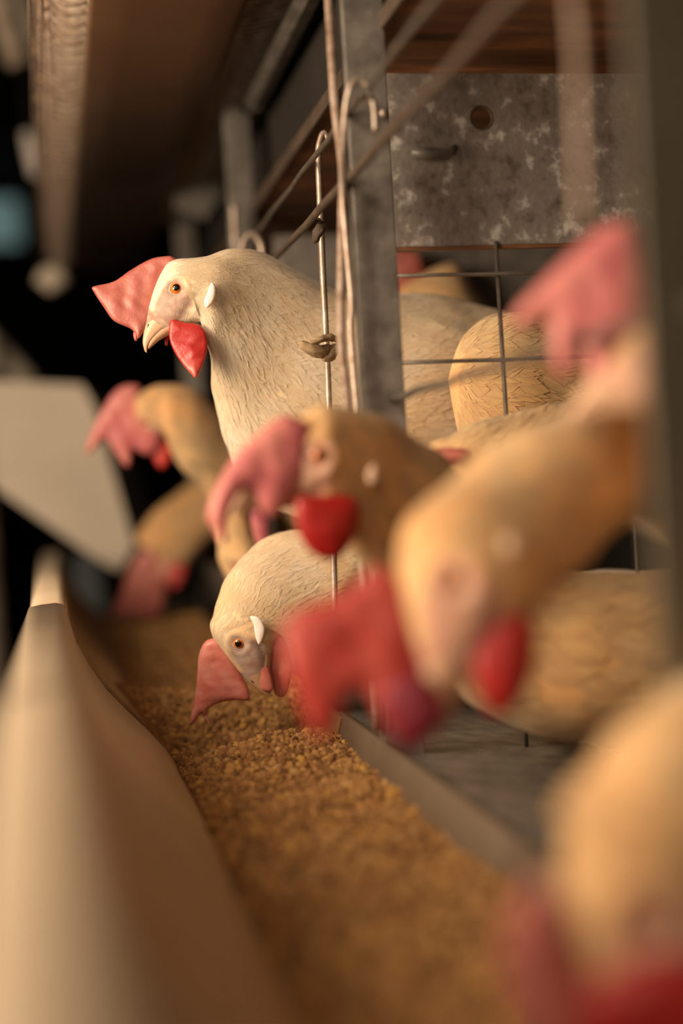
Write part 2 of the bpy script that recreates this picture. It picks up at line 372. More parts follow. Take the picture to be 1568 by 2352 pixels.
    if nstrand: lay(nstrand, .4, .5, .006, .020, .045, .085, .0001, .00055, (-1, 0, 1), .35, .10)
    base = feet[0] if feet else X[-40, :3]-np.array([0, 0, .12])
    root = thing('hen', label, 'chicken', tuple(map(float, base)), 'hens in the cage row')
    b = mk('body', np.vstack(Vs), sum(Fs, []), M[skin], root, attrs={'skin': np.concatenate(sks), 'tone': np.concatenate(tn)}, uv=np.vstack(us))
    if head:
        build_head(root, C0, f, u, side, mm, face, M[skin])
    cm, wm = M[mats[0]], M[mats[1]]
    for cpoly in comb:
        dct = dict(T=.0036, W=.009, bend=0, wrinkle=.0009, shift=0, n=None); dct.update(cpoly[1] if len(cpoly) > 1 and isinstance(cpoly[1], dict) else {})
        nn = dct.pop('n'); nn = side if nn is None else to(nn); cmm = M[dct.pop('mat')] if 'mat' in dct else cm
        puff('comb', cpoly[0], C0, nn, mat=cmm, parent=root, **dct)
    for wp in wattles:
        dct = dict(T=.0028, W=.008, bend=0, wrinkle=.0005, shift=.008, n=None); dct.update(wp[1] if len(wp) > 1 else {})
        nn = dct.pop('n'); nn = side if nn is None else to(nn)
        puff('wattle', wp[0], C0, nn, mat=wm, parent=root, **dct)
    if lobe:
        puff('earlobe', lobe, C0, side, T=.0016, W=.004, mat=M[lobemat], parent=root, shift=.0142*scale)
    if feet:
        for fp in feet:
            L_ = MB(); fp = np.array(fp, float); top = fp+np.array([0.0, .01, .10])
            L_.tube([top, fp+[0, 0, .05], fp+[0, 0, .008]], [.009, .0055, .005])
            for an in (-.6, 0, .6, 3.14):
                dr = np.array([-math.cos(an), -math.sin(an), 0]); ln_ = .03 if an < 3 else .014
                L_.tube([fp+[0, 0, .007], fp+dr*ln_*.5+[0, 0, .007], fp+dr*ln_+[0, 0, .002]], [.0045, .0035, .0012], 8)
            L_.build('leg', M['leg'], root, True)
    return root
def build_head(root, C0, f, u, side, mm, face, fm):
    def loc(a, b, c): return C0+(f*a+u*b+side*c)*mm
    def beak(rows, flat):
        n = 20; V = []
        for (a, t, b, w_) in rows:
            for j in range(n):
                q = 2*math.pi*j/n; x = math.sin(q); y = math.cos(q)
                V.append(loc(a, (t+b)/2+(t-b)/2*(abs(y)**(.9 if y*flat > 0 else .4))*np.sign(y), w_*x))
        k = len(rows); Fc = [(i*n+j, i*n+(j+1) % n, (i+1)*n+(j+1) % n, (i+1)*n+j) for i in range(k-1) for j in range(n)]+[tuple(range(n))[::-1], tuple((k-1)*n+j for j in range(n))]
        return V, Fc
    up_rows = catmull([(12, 3, -15.6, 9), (20, 5.2, -12.5, 8.2), (28, 4.0, -9.8, 6.5), (34, 1.8, -8.4, 5), (39, -1.2, -8.0, 3.6), (43, -4.4, -8.6, 2.3), (46, -8.6, -10.4, .5)], 5)
    lo_rows = catmull([(8, -10, -20.5, 7.6), (18, -8, -17.5, 6.8), (26, -5.5, -14.2, 5.4), (33, -5.0, -11.6, 3.9), (39, -6.0, -10.4, 2.5), (43, -7.5, -9.8, .8)], 5)
    V, Fc = beak(up_rows, 1); ub = mk('upper_beak', V, Fc, M['beak'], root)
    V, Fc = beak(lo_rows, -1); mk('lower_beak', V, Fc, M['beak'], root)
    for sd in (1, -1):
        nb = MB(); nb.tube([loc(28.5, .4, sd*4.9), loc(31, 0, sd*4.7), loc(33.5, -1.2, sd*4.2)], [.0003, .0007, .0003], 8)
        nb.build('nostril', M['pupil'], ub, True)
        # eye ball
        nu, nv = 20, 14; V = []; fc = []; mi = []
        ax = side*sd; ec = loc(0, 0, 0)+ax*10.2*mm; r = 4.6*mm
        for i in range(nv+1):
            p = math.pi*.62*i/nv
            for j in range(nu):
                q = 2*math.pi*j/nu; V.append(ec+r*(math.cos(p)*ax+math.sin(p)*(math.cos(q)*f+math.sin(q)*u)))
        for i in range(nv):
            for j in range(nu): fc.append((i*nu+j, i*nu+(j+1) % nu, (i+1)*nu+(j+1) % nu, (i+1)*nu+j)); mi.append(1 if i < 4 else 0)
        e = mk('eye', V, fc, [M['iris'], M['pupil']], root); e.data.polygons.foreach_set('material_index', mi)
        if face:
            for rad, th_, dp in ((4.5, 1.0, 12.0), (6.6, .8, 11.6)):
                lb = MB(); ring = []
                for j in range(33):
                    q = 2*math.pi*j/32; ring.append(loc(math.cos(q)*rad*1.08, math.sin(q)*rad*.92, 0)+ax*(dp-.35*abs(math.cos(q)))*mm)
                lb.tube(ring, th_*mm, 8, False); lb.build('eyelid', M['lid'], e, True)

# ------------------------------------------------------------------ the building
def room():
    m = MB(); m.box((-3, -2.5, -.1), (3.5, 12, 0)); struct(m.build('floor', M['concrete']), 'floor')
    m = MB(); m.box((-3, -2.5, 3), (3.5, 12, 3.1)); struct(m.build('ceiling', M['dark']), 'ceiling')
    m = MB(); m.box((-3.1, -2.5, 0), (-3, 12, 3)); struct(m.build('wall_left', M['dark']), 'wall_left')
    m = MB(); m.box((3.5, -2.5, 0), (3.6, 12, 3)); struct(m.build('wall_right', M['dark']), 'wall_right')
    m = MB(); m.box((-3, 12, 0), (3.5, 12.1, 3)); struct(m.build('wall_back', M['dark']), 'wall_back')
    m = MB(); m.box((-3, -2.6, 0), (3.5, -2.5, 3)); struct(m.build('wall_front', M['dark']), 'wall_front')
room()

# ------------------------------------------------------------------ feed trough of this tier
PROF = [(-.021, .905), (-.0212, .926), (-.0195, .930), (-.012, .9312), (-.002, .9318), (.003, .9305), (.0062, .921), (.0105, .904), (.0176, .888), (.028, .871), (.0404, .856), (.054, .841), (.0651, .827), (.0745, .811), (.082, .795), (.095, .783), (.115, .778), (.14, .778), (.158, .784), (.172, .80), (.180, .82), (.186, .842), (.190, .8425), (.1915, .838)]
t = thing('feed_trough', 'long pale metal feed trough in the foreground, holding brown pellets below the hens', 'trough', (.08, .4, .778))
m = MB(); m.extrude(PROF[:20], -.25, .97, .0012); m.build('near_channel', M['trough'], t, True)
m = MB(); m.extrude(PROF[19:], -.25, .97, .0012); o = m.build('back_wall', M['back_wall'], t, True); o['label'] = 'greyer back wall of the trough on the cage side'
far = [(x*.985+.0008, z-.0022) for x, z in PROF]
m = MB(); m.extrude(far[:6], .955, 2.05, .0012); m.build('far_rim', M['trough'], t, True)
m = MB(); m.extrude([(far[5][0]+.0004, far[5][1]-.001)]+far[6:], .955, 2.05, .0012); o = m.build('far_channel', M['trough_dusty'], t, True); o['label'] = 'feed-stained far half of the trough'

# ------------------------------------------------------------------ feed
def feed_h(x, y):
    z = .812+.0*x
    z = z+.009*np.clip((x-.07)/.11, -.3, 1.1)                       # higher against the cage side
    z = z+.017*np.exp(-((y-.935)/.045)**2)*np.exp(-((x-.135)/.045)**2)   # crest before the pecked hollow
    z = z-.016*np.exp(-((y-1.03)/.035)**2)*np.exp(-((x-.115)/.05)**2)
    z = z+.014*np.exp(-((y-1.12)/.05)**2)
    z = z+np.where(y > .97, .012*np.clip((y-.97)/.1, 0, 1), 0)
    p = np.stack([x, y], -1)
    z = z+.0022*vnoise(p, 60, 21)+.0035*vnoise(p, 18, 22)
    z = z+np.where(y > .975, .022*np.exp(-((x-.03)/.03)**2), 0)
    return z
xs = np.linspace(.012, .197, 110); ys = np.concatenate([np.linspace(-.24, .75, 160), np.linspace(.752, 1.15, 260), np.linspace(1.155, 2.03, 90)])
gx, gy = np.meshgrid(xs, ys); gz = feed_h(gx, gy)
# keep the heap inside the trough walls
pz = np.array([p for p in PROF[5:22]]); wall_z = np.interp(gx, pz[:, 0], pz[:, 1])
V = np.stack([gx, gy, np.maximum(gz, wall_z-.006)], -1)
V[..., 2] = np.where(wall_z > gz+.004, gz-.0, V[..., 2])
V[..., 0] = np.clip(V[..., 0], None, .1845)
inn = np.interp(V[..., 2], pz[:12, 1][::-1], pz[:12, 0][::-1]); V[..., 0] = np.maximum(V[..., 0], inn-.0015)
ny, nx = gx.shape; vi = np.arange(ny*nx).reshape(ny, nx)
q = np.stack([vi[:-1, :-1], vi[:-1, 1:], vi[1:, 1:], vi[1:, :-1]], -1).reshape(-1, 4).tolist()
Vs = [V.reshape(-1, 3)]; Fs = q; tones = [np.full(ny*nx, .35)]
def crumbs(n, y0, y1, smin, smax, seed):
    global Fs
    r = np.random.default_rng(seed); x = r.uniform(.012, .1845, n*2); y = r.uniform(y0, y1, n*2); z = feed_h(x, y)
    wl = np.interp(z, pz[:12, 1][::-1], pz[:12, 0][::-1]); ok = x > wl+.0008; x, y, z = x[ok][:n], y[ok][:n], z[ok][:n]; n = len(x)
    g_ = (1+5**.5)/2
    ico = np.array([(-1, g_, 0), (1, g_, 0), (-1, -g_, 0), (1, -g_, 0), (0, -1, g_), (0, 1, g_), (0, -1, -g_), (0, 1, -g_), (g_, 0, -1), (g_, 0, 1), (-g_, 0, -1), (-g_, 0, 1)])/1.902
    bf = np.array([(0, 11, 5), (0, 5, 1), (0, 1, 7), (0, 7, 10), (0, 10, 11), (1, 5, 9), (5, 11, 4), (11, 10, 2), (10, 7, 6), (7, 1, 8), (3, 9, 4), (3, 4, 2), (3, 2, 6), (3, 6, 8), (3, 8, 9), (4, 9, 5), (2, 4, 11), (6, 2, 10), (8, 6, 7), (9, 8, 1)])
    s = r.uniform(smin, smax, n)/2*np.exp(r.normal(0, .22, n))
    A = r.normal(size=(n, 3, 3)); Q, _ = np.linalg.qr(A)
    jit = ico[None]*r.uniform(.72, 1.22, (n, 12, 1))*r.uniform(.65, 1.35, (n, 1, 3))
    P = np.einsum('nij,nkj->nki', Q, jit)*s[:, None, None]
    P += np.stack([x, y, z+s*r.uniform(-.3, 1.1, n)], 1)[:, None]
    off = sum(len(v) for v in Vs); Fs += (bf[None]+off+np.arange(n)[:, None, None]*12).reshape(-1, 3).tolist()
    Vs.append(P.reshape(-1, 3)); tones.append(np.repeat(r.uniform(0, 1, n), 12))
crumbs(19000, .80, 1.15, .0022, .0044, 1)
crumbs(8000, .45, .80, .003, .0052, 2)
crumbs(2500, .15, .45, .003, .005, 3)
crumbs(5500, 1.15, 2.0, .003, .005, 4)
mm_, tt, bb = nt('feed_pellets'); N = tt.nodes
at = N.new('ShaderNodeAttribute'); at.attribute_name = 'tone'; rp = N.new('ShaderNodeValToRGB'); e = rp.color_ramp.elements
e[0].position = 0; e[0].color = (.20, .105, .035, 1); e[1].position = 1; e[1].color = (.60, .38, .18, 1)
for p_, c_ in ((.3, (.34, .17, .06)), (.55, (.44, .24, .09)), (.8, (.52, .29, .11)), (.9, (.62, .36, .08))): x = e.new(p_); x.color = (*c_, 1)
tt.links.new(at.outputs['Fac'], rp.inputs[0]); tt.links.new(rp.outputs[0], bb.inputs['Base Color']); bb.inputs['Roughness'].default_value = .85
tc = N.new('ShaderNodeTexCoord'); nn = N.new('ShaderNodeTexNoise'); nn.inputs['Scale'].default_value = 900; bp = N.new('ShaderNodeBump'); bp.inputs['Distance'].default_value = .0005; bp.inputs['Strength'].default_value = .6
tt.links.new(tc.outputs['Object'], nn.inputs[0]); tt.links.new(nn.outputs[0], bp.inputs['Height']); tt.links.new(bp.outputs[0], bb.inputs['Normal'])
o = mk('poultry_feed', np.vstack(Vs), Fs, mm_, smooth=False, attrs={'tone': np.concatenate(tones)})
tag(o, 'brown crumbled feed pellets heaped along the inside of the trough', 'feed', kind='stuff'); recenter(o, (.1, .8, .79))

# ------------------------------------------------------------------ cage front: posts
XF = .187
def post(Y, z0, z1, label, back=.012, mat='galv'):
    r = thing('cage_post', label, 'post', (XF+.012, Y, z0), 'upright posts of the cage front')
    m = MB(); m.box((XF+.001, Y, z0), (XF+.0265, Y+.0022, z1)); m.box((XF+.001, Y+.0022, z0), (XF+.0032, Y+back, z1)); m.build('channel', M[mat], r, bevel=.0006)
    return r
post(1.97, 0, 2.0, 'farthest dim cage post between the drooping and the topmost hen')
p1 = post(.84, 0, 2.0, 'galvanised steel cage post in the middle, between the hen looking left and the wire mesh')
post(1.40, 0, 2.0, 'distant narrow cage post behind the back of the topmost hen')
post(.426, 0, 2.0, 'broad blurred grey cage post at the right edge of the photo', .004, 'grey_post')
m = MB(); m.tube([(XF+.022, .838, 1.2215), (XF+.022, .834, 1.2215)], .0024, 12); m.build('bolt', M['wire'], p1, True)

# rods in front of the middle post, hooked over the long wires
def rod(name, pts, r, mat, label, cat='rod', group=None):
    m = MB(); m.tube(catmull(pts, 8), r, 10); o = m.build(name, mat, None, True); tag(o, label, cat, group); recenter(o, pts[-1]); return o
def P(*a): return tuple(PY(*a))
rod('hanger_rod', [P(812, 330, .835), P(796, 470, .835)]+[P(786, 520, .835), P(784, 700, .835), P(800, 950, .835), (.181, .835, .84)][1:], .0026, M['rust_wire'], 'tall weathered rod running down the left side of the middle post, in front of it', 'rod')
bpy.data.objects.remove(bpy.data.objects['hanger_rod'])
rod('hanger_rod', [P(748, -140, .845), P(758, 60, .845), P(770, 250, .845), P(786, 380, .845), P(786, 480, .843), P(783, 640, .84), P(784, 800, .838), P(800, 950, .838), (.184, .84, .85)], .0028, M['rust_wire'], 'tall weathered rod running down the left side of the middle post', 'rod')
rod('hook_rod', [P(850, 232, .80), P(842, 196, .80), P(822, 184, .80), P(805, 200, .80), P(794, 250, .802), P(789, 330, .81), P(787, 440, .83), P(796, 560, .832), P(808, 700, .832), P(812, 850, .832), (.190, .832, .85)], .0020, M['wire'], 'bright bent rod with a hook at its top beside the middle post bolt', 'rod')
rod('hook_rod', [P(755, 322, .97), P(744, 306, .97), P(736, 320, .97), P(731, 350, .97), P(733, 420, .97), P(736, 500, .97), P(741, 620, .975), P(748, 760, .975), P(755, 930, .98), (.189, .985, .85)], .0023, M['wire'], 'sharp thin silver rod with a curled top crossing the topmost hen\'s neck', 'rod')
rod('hook_rod', [P(536, 470, 1.38), P(540, 560, 1.38), P(545, 640, 1.38), (.187, 1.38, .9)], .0035, M['wire'], 'pale distant rod on the left edge of the far cage post', 'rod')
rod('hook_rod', [P(603, 600, 1.22), P(598, 560, 1.22), P(578, 538, 1.22), P(560, 556, 1.22), P(555, 590, 1.22), P(556, 640, 1.22)], .0028, M['wire'], 'curled wire loop just above the topmost hen\'s nape', 'hook')
rod('hook_rod', [P(1290, -200, .475), P(1322, 60, .475), P(1330, 250, .475), P(1336, 440, .475), P(1337, 500, .476), P(1345, 520, .485)], .0022, M['rust_wire'], 'very blurred pinkish rod hanging before the spotted plate at upper right', 'rod')
rod('side_hook', [P(828, 228, .80), P(848, 224, .80), P(858, 240, .80), P(862, 300, .80)], .0017, M['wire'], 'small bent wire end beside the bolt on the middle post', 'hook')

# long horizontal wires along the cage row
def lw(x, z, y0, y1, r, label, mat, sag=0):
    pts = [(x, y0+(y1-y0)*i/24, z+sag*math.sin(math.pi*i/24)+.0008*math.sin(i*2.1)) for i in range(25)]
    m = MB(); m.tube(pts, r, 10); o = m.build('long_wire', mat, None, True); tag(o, label, 'wire', 'long wires along the cage front'); recenter(o, pts[0]); return o
lw(.187, 1.2215, .1, 1.23, .0020, 'thin upper wire running lengthwise from the top right down to the hook above the hen', M['wire_dark'])
lw(.1835, 1.181, .1, 1.60, .0027, 'thicker lower lengthwise wire crossing in front of the middle post', M['rust2'])
lw(.205, 1.05, .1, .84, .0022, 'lengthwise wire low on the cage front crossing the middle post', M['wire_dark'], )
# small clamps
def clump(loc, r, name, label, mat, seed, sc=(1, 1, 1), n=26):
    V = []; Fc = []
    for i in range(n+1):
        a = math.pi*i/n
        for j in range(n):
            b = 2*math.pi*j/n; V.append((math.sin(a)*math.cos(b)*sc[0], math.sin(a)*math.sin(b)*sc[1], math.cos(a)*sc[2]))
    V = np.array(V)*r; V *= (1+.28*vnoise(V/r, 1.6, seed)+.14*vnoise(V/r, 4, seed+1))[:, None]
    for i in range(n):
        for j in range(n): Fc.append((i*n+j, i*n+(j+1) % n, (i+1)*n+(j+1) % n, (i+1)*n+j))
    o = mk(name, V, Fc, mat); o.location = loc; tag(o, label, name.replace('_', ' ')); return o
r = thing('wire_clip', 'muddy lever-shaped clip gripping the rod in front of the topmost hen\'s breast', 'clip', P(738, 800, .955))
m = MB(); m.tube([P(682, 784, .94), P(705, 798, .94), P(735, 812, .945), P(765, 800, .955)], [.0012, .0042, .0052, .004], 10); m.build('lever', M['mud'], r, True)
m = MB(); m.tube([P(705, 792, .94), P(735, 780, .942), P(758, 770, .95), P(782, 785, .955)], [.0022, .0022, .0028, .003], 10)
m.tube([P(742, 826, .945), P(762, 815, .95), P(775, 790, .955)], [.0025, .005, .004], 10); m.build('bracket', M['mud'], r, True)
r = thing('wire_clip', 'small rusty clip where the lower wire crosses the silver rod', 'clip', P(735, 530, .955))
m = MB(); m.tube([P(720, 560, .96), P(728, 535, .955), P(738, 520, .955), P(752, 518, .955)], [.0024, .004, .004, .002], 10); m.tube([P(728, 500, .955), P(738, 512, .955), P(745, 525, .957)], [.0014, .0026, .0016], 10); m.build('clasp', M['rust2'], r, True)

for o in list(bpy.data.objects):
    if o.name.startswith(('lever', 'bracket', 'clasp')) and o.type == 'MESH':
        sb = o.modifiers.new('sub', 'SUBSURF'); sb.levels = sb.render_levels = 2
        tx = bpy.data.textures.new('mud_lumps', 'CLOUDS'); tx.noise_scale = .0035
        dp = o.modifiers.new('lumps', 'DISPLACE'); dp.texture = tx; dp.strength = .003; dp.texture_coords = 'LOCAL'

# ------------------------------------------------------------------ partition between the two cages
YP = .875
t = thing('partition_mesh', 'square welded wire mesh beside the middle post with tan hens behind it', 'wire mesh', (.22, YP, .83))
for X0, nm in ((.2155, 0), (.2885, 1), (.372, 2), (.455, 3)):
    m = MB(); m.tube([(X0, YP+.002, 1.15), (X0+.0005, YP+.001, 1.0), (X0+.002, YP+.002, .822)], .0014 if nm else .0018, 8); m.build('upright_wire', M['wire_dark'], t, True)
for z in (1.1295, 1.0745, 1.0195, .9645, .9095):
    m = MB(); m.tube([(.2155, YP, z), (.33, YP, z-.001), (.52, YP, z)], .0013, 8); m.build('cross_wire', M['wire_dark'], t, True)
t = thing('partition_plate', 'grey spotted galvanised plate with a rusty hole above the wire mesh', 'metal plate', (.35, YP, 1.148))
# plate with hole
def plate_with_hole():
    bm = bmesh.new(); x0, x1, z0, z1 = .2235, .60, 1.148, 1.2575; y = YP+.004
    hx, _, hz = PY(1104, 272, y); n = 24
    ring = [bm.verts.new((hx+.0075*math.cos(2*math.pi*i/n), y, hz+.0075*math.sin(2*math.pi*i/n))) for i in range(n)]
    def edge(a):
        c, s = math.cos(a), math.sin(a); k = min((x1-hx)/c if c > 1e-6 else ((x0-hx)/c if c < -1e-6 else 9), (z1-hz)/s if s > 1e-6 else ((z0-hz)/s if s < -1e-6 else 9))
        return (hx+c*k, y, hz+s*k)
    angs = [2*math.pi*i/n for i in range(n)]; outer = [bm.verts.new(edge(a)) for a in angs]
    for i in range(n): bm.faces.new((ring[i], ring[(i+1) % n], outer[(i+1) % n], outer[i]))
    for cx, cz in ((x0, z0), (x1, z0), (x1, z1), (x0, z1)):
        v = bm.verts.new((cx, y, cz)); a = math.atan2(cz-hz, cx-hx) % (2*math.pi); i = int(a/(2*math.pi)*n) % n
        bm.faces.new((outer[i], outer[(i+1) % n], v))
    me = bpy.data.meshes.new('sheet'); bm.to_mesh(me); bm.free(); me.materials.append(M['galv_spotty'])
    o = bpy.data.objects.new('sheet', me); COL.objects.link(o); o.parent = t; o.matrix_parent_inverse = Matrix.Translation(-Vector(t.location))
    s = o.modifiers.new('thick', 'SOLIDIFY'); s.thickness = .0015
    return hx, hz
hx, hz = plate_with_hole()
m = MB(); m.tube([(hx+.0078*math.cos(a/12*6.283), YP+.0035, hz+.0078*math.sin(a/12*6.283)) for a in range(13)], .0012, 8, False); m.build('rusty_hole_rim', M['rust2'], t, True)
m = MB(); m.tube([P(945, 350, YP-.001), P(990, 352, YP-.003), P(1030, 352, YP-.002), P(1045, 338, YP+.002)], [.003, .0035, .003, .002], 10); m.build('clip_tab', M['galv'], t, True)
m = MB(); m.box((.2135, YP+.003, 1.1455), (.60, YP+.007, 1.149)); m.build('lower_edge', M['rust'], t)

# rusty sheet above the cages (belt tray)
t = thing('dropping_tray', 'rust-brown tray sheet forming the roof over the cages, upper right', 'tray', (.4, 1, 1.275))
m = MB(); m.box((.213, .15, 1.275), (.85, 2.1, 1.279)); m.build('tray_sheet', M['rust'], t)
m = MB(); m.box((.211, .15, 1.273), (.2130, 2.1, 1.284)); m.build('rolled_edge', M['rust2'], t)
# far partitions
for k, Yq in enumerate((1.37, 1.84)):
    m = MB(); m.box((.225, Yq, 1.13), (.6, Yq+.002, 1.245)); o = m.build('partition_plate', M['galv']); tag(o, ['grey divider plate inside the cage behind the topmost hen\'s back', 'dim divider plate deepest in the cage row'][k], 'metal plate'); recenter(o, (.3, Yq, 1.15))
m = MB(); m.extrude([(.1965, .836), (.1965, .87), (.1975, .905), (.200, .907)], 1.20, 2.05, .0015); o = m.build('egg_guard_strip', M['galv'], None, True); tag(o, 'grey metal strip along the far cage front above the trough', 'metal strip'); recenter(o, (.197, 1.6, .836))
# cage floor
t = thing('cage_floor', 'grey sheet and wire cage floor behind the feed trough', 'cage floor', (.3, .6, .815))
m = MB(); m.extrude([(.1905, .832), (.196, .834), (.24, .829), (.30, .8225), (.335, .8185)], -.1, 2.05, .0015); m.build('front_sheet', M['galv'], t, True)
for i in range(26):
    X0 = .345+.02*i
    if X0 > .72: break
    m = MB(); m.tube([(X0, -.05, .816), (X0, 2.05, .816)], .0012, 6); m.build('floor_wire', M['wire_dark'], t, True)
m = MB()
for i in range(58): m.tube([(.33, -.05+.036*i, .8138), (.73, -.05+.036*i, .8138)], .0012, 6)
o = m.build('cross_wires', M['wire_dark'], t, True)
m = MB(); m.box((.24, -.1, .765), (.85, 2.05, .768)); o = m.build('dropping_tray', M['dark']); tag(o, 'dark dirty tray seen beneath the cage floor wires', 'tray'); recenter(o, (.5, 1, .765))
m = MB(); m.box((.74, -.1, .77), (.745, 2.05, 1.27)); o = m.build('cage_back_panel', M['dark']); tag(o, 'dark solid panel closing the back of the cages', 'panel'); recenter(o, (.74, 1, .77))

# ------------------------------------------------------------------ upper tier
t = thing('upper_trough', 'brown underside of the feed trough of the tier above, top left', 'trough', (.108, 1.3, 1.37))
up_prof = [(.022, 1.462), (.0265, 1.45), (.034, 1.42), (.044, 1.39), (.0505, 1.3712), (.053, 1.3700), (.08, 1.3698), (.108, 1.3700), (.135, 1.3698), (.1635, 1.3702), (.167, 1.3715), (.174, 1.385), (.182, 1.42)]
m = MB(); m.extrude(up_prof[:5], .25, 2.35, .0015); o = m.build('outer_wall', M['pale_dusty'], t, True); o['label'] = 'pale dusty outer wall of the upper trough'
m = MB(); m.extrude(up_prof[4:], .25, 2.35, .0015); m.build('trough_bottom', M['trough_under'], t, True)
t = thing('wire_cradle', 'row of curved dusty wires along the left side of the upper trough', 'wire guard', (.02, 1.3, 1.38))
Yk = .80
k = 0
while Yk < 2.3:
    m = MB(); jz = random.uniform(-.001, .001)
    m.tube(catmull([(.049, Yk, 1.374), (.040, Yk, 1.371+jz), (.030, Yk+.001, 1.372), (.022, Yk+.002, 1.380), (.0175, Yk+.003, 1.397), (.014, Yk+.003, 1.43), (.012, Yk+.003, 1.475)], 5), .0018, 8)
    m.build('curved_wire', M['rust_wire'], t, True); Yk += .024; k += 1
for (x, z) in ((.0155, 1.382), (.0115, 1.402), (.010, 1.44), (.006, 1.376)):
    m = MB(); m.tube([(x, .3+.1*i, z+.0006*math.sin(i*1.7)) for i in range(21)], .0016, 8); m.build('long_wire', M['rust_wire'], t, True)
# feed dust crust hanging on the wires
m = MB()
for i in range(230):
    y = random.uniform(.8, 2.1); x, z = random.choice([(.0155, 1.382), (.0115, 1.402), (.024, 1.377)])
    a = np.array((x+random.uniform(-.002, .002), y, z+random.uniform(-.002, .003))); b = a+np.array([random.uniform(-.003, .003), random.uniform(-.004, .004), random.uniform(-.005, .005)])
    m.tube([a, (a+b)/2+.0006, b], [.0006, random.uniform(.001, .0022), .0005], 6)
o = m.build('dust_crust', M['mud'], t, True); o['kind'] = 'stuff'

t = thing('upper_cage_floor', 'ribbed wire floor of the cage above, seen from below beside the brown trough', 'cage floor', (.2, 1.3, 1.378))
Yk = .98
while Yk < 2.0:
    m = MB(); m.tube([(.158, Yk, 1.374), (.185, Yk, 1.378), (.235, Yk, 1.388)], .0016, 6); m.build('floor_wire', M['wire'], t, True); Yk += .0115
m = MB(); m.extrude([(.203, 1.371), (.2115, 1.3670), (.219, 1.3675), (.2205, 1.40)][::1], .3, 1.36, .002); m.build('edge_angle', M['galv'], t)
# bracket plates carrying the upper trough at the far posts
def bracket(Y, pts, hole, label):
    V = [P(*p, Y) for p in pts]; n = len(V); V2 = [(a, b+.003, c) for a, b, c in V]
    r = thing('trough_bracket', label, 'bracket', V[0])
    mk('plate', V+V2, [tuple(range(n)), tuple(range(2*n-1, n-1, -1))]+[(i, (i+1) % n, n+(i+1) % n, n+i) for i in range(n)], M['galv'], r, False)
    h = P(*hole, Y-.001); m = MB(); m.tube([h, (h[0], h[1]-.003, h[2])], .0055, 12); m.build('bolt', M['dark'], r, True)
bracket(1.40, [(520, 150), (600, 120), (640, 150), (600, 250), (560, 262), (522, 200)], (590, 165), 'grey bracket with a dark bolt on the far post under the ribbed floor')
bracket(1.78, [(440, 330), (500, 300), (520, 380), (505, 450), (470, 505), (400, 480), (400, 420)], (470, 410), 'rounded grey bracket hanging in the dark behind the brown trough')
# dark board hiding in the depth between tiers
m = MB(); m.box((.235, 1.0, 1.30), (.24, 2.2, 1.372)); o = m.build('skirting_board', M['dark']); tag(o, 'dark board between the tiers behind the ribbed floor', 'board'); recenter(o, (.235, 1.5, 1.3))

# ------------------------------------------------------------------ aisle side and far end
m = MB(); m.box((-.040, .52, 0), (-.0222, .526, 1.045)); o = m.build('support_post', M['galv'], bevel=.002); tag(o, 'blurred grey support post at the lower left edge beside the trough rim', 'post'); recenter(o, (-.03, .523, 0))
# hopper at the end of the trough
r = thing('feed_hopper', 'large pale sheet-metal feed hopper hanging over the far end of the trough', 'hopper', tuple(PY(160, 1100, 2.12)))
pl = [(-60, 872), (188, 884), (215, 930), (308, 1255), (272, 1312), (230, 1290), (10, 1135), (-60, 1090)]
V = [PY(*p, 2.10) for p in pl]; n = len(V); V2 = [v+np.array([.06, .38, .0]) for v in V]
mk('front_plate', V+[v+np.array([0, .004, 0]) for v in V], [tuple(range(n)), tuple(range(2*n-1, n-1, -1))]+[(i, (i+1) % n, n+(i+1) % n, n+i) for i in range(n)], M['pale_panel'], r, False)
mk('hopper_body', [v+np.array([0, .004, 0]) for v in V]+V2, [tuple(range(2*n-1, n-1, -1))]+[(i, (i+1) % n, n+(i+1) % n, n+i) for i in range(n)], M['pale_panel'], r, False)
m = MB(); c_ = PY(-20, 880, 2.12); m.box((c_[0]-.06, c_[1]+.30, c_[2]-.01), (c_[0]-.03, c_[1]+.31, 3.0)); m.build('hanger', M['dark'], r)
def blob(px, py, Y, r_, sc, mat, name, label, cat, seed=3):
    o = clump(P(px, py, Y), r_, name, label, mat, seed, sc); o['category'] = cat; return o
# the row of cages across the aisle
t = thing('opposite_rack', 'dark blurred cage rack across the aisle at the far left', 'cage rack', (-.35, 4, 0))
m = MB(); m.box((-.9, 2.6, 0), (-.30, 8, 1.28)); m.build('lower_tiers', M['dark'], t)
for Y in (3.2, 4.2, 5.4):
    m = MB(); m.box((-.31, Y, 0), (-.27, Y+.03, 2.4)); m.build('post', M['galv'], t)
m = MB(); m.extrude([(-.34, 1.70), (-.30, 1.62), (-.18, 1.60), (-.14, 1.70)], 2.3, 8, .003); m.build('trough', M['pale_dusty'], t)
bm_l = MB(); a = PY(-40, 800, 2.6); b = PY(70, 880, 2.6); m = MB(); m.tube([PY(-280, -1300, 2.6), PY(-190, 200, 2.6), PY(-130, 620, 2.6), PY(-60, 760, 2.6), PY(-5, 820, 2.6), PY(60, 890, 2.6)], .03, 12); o = m.build('chute_pipe', M['pale_panel'], None, True); tag(o, 'tan slanting chute pipe running down to the top of the hopper at far left', 'pipe'); recenter(o, tuple(a))
m = MB(); m.tube([P(-330, -1400, 2.4), P(-120, -460, 2.4), P(-20, -60, 2.4), P(10, 60, 2.4), P(40, 150, 2.4)], .016, 12); o = m.build('hanging_pipe', M['pale_dusty'], None, True); tag(o, 'blurred tan pipe in the top left corner', 'pipe'); recenter(o, P(10, 60, 2.4))
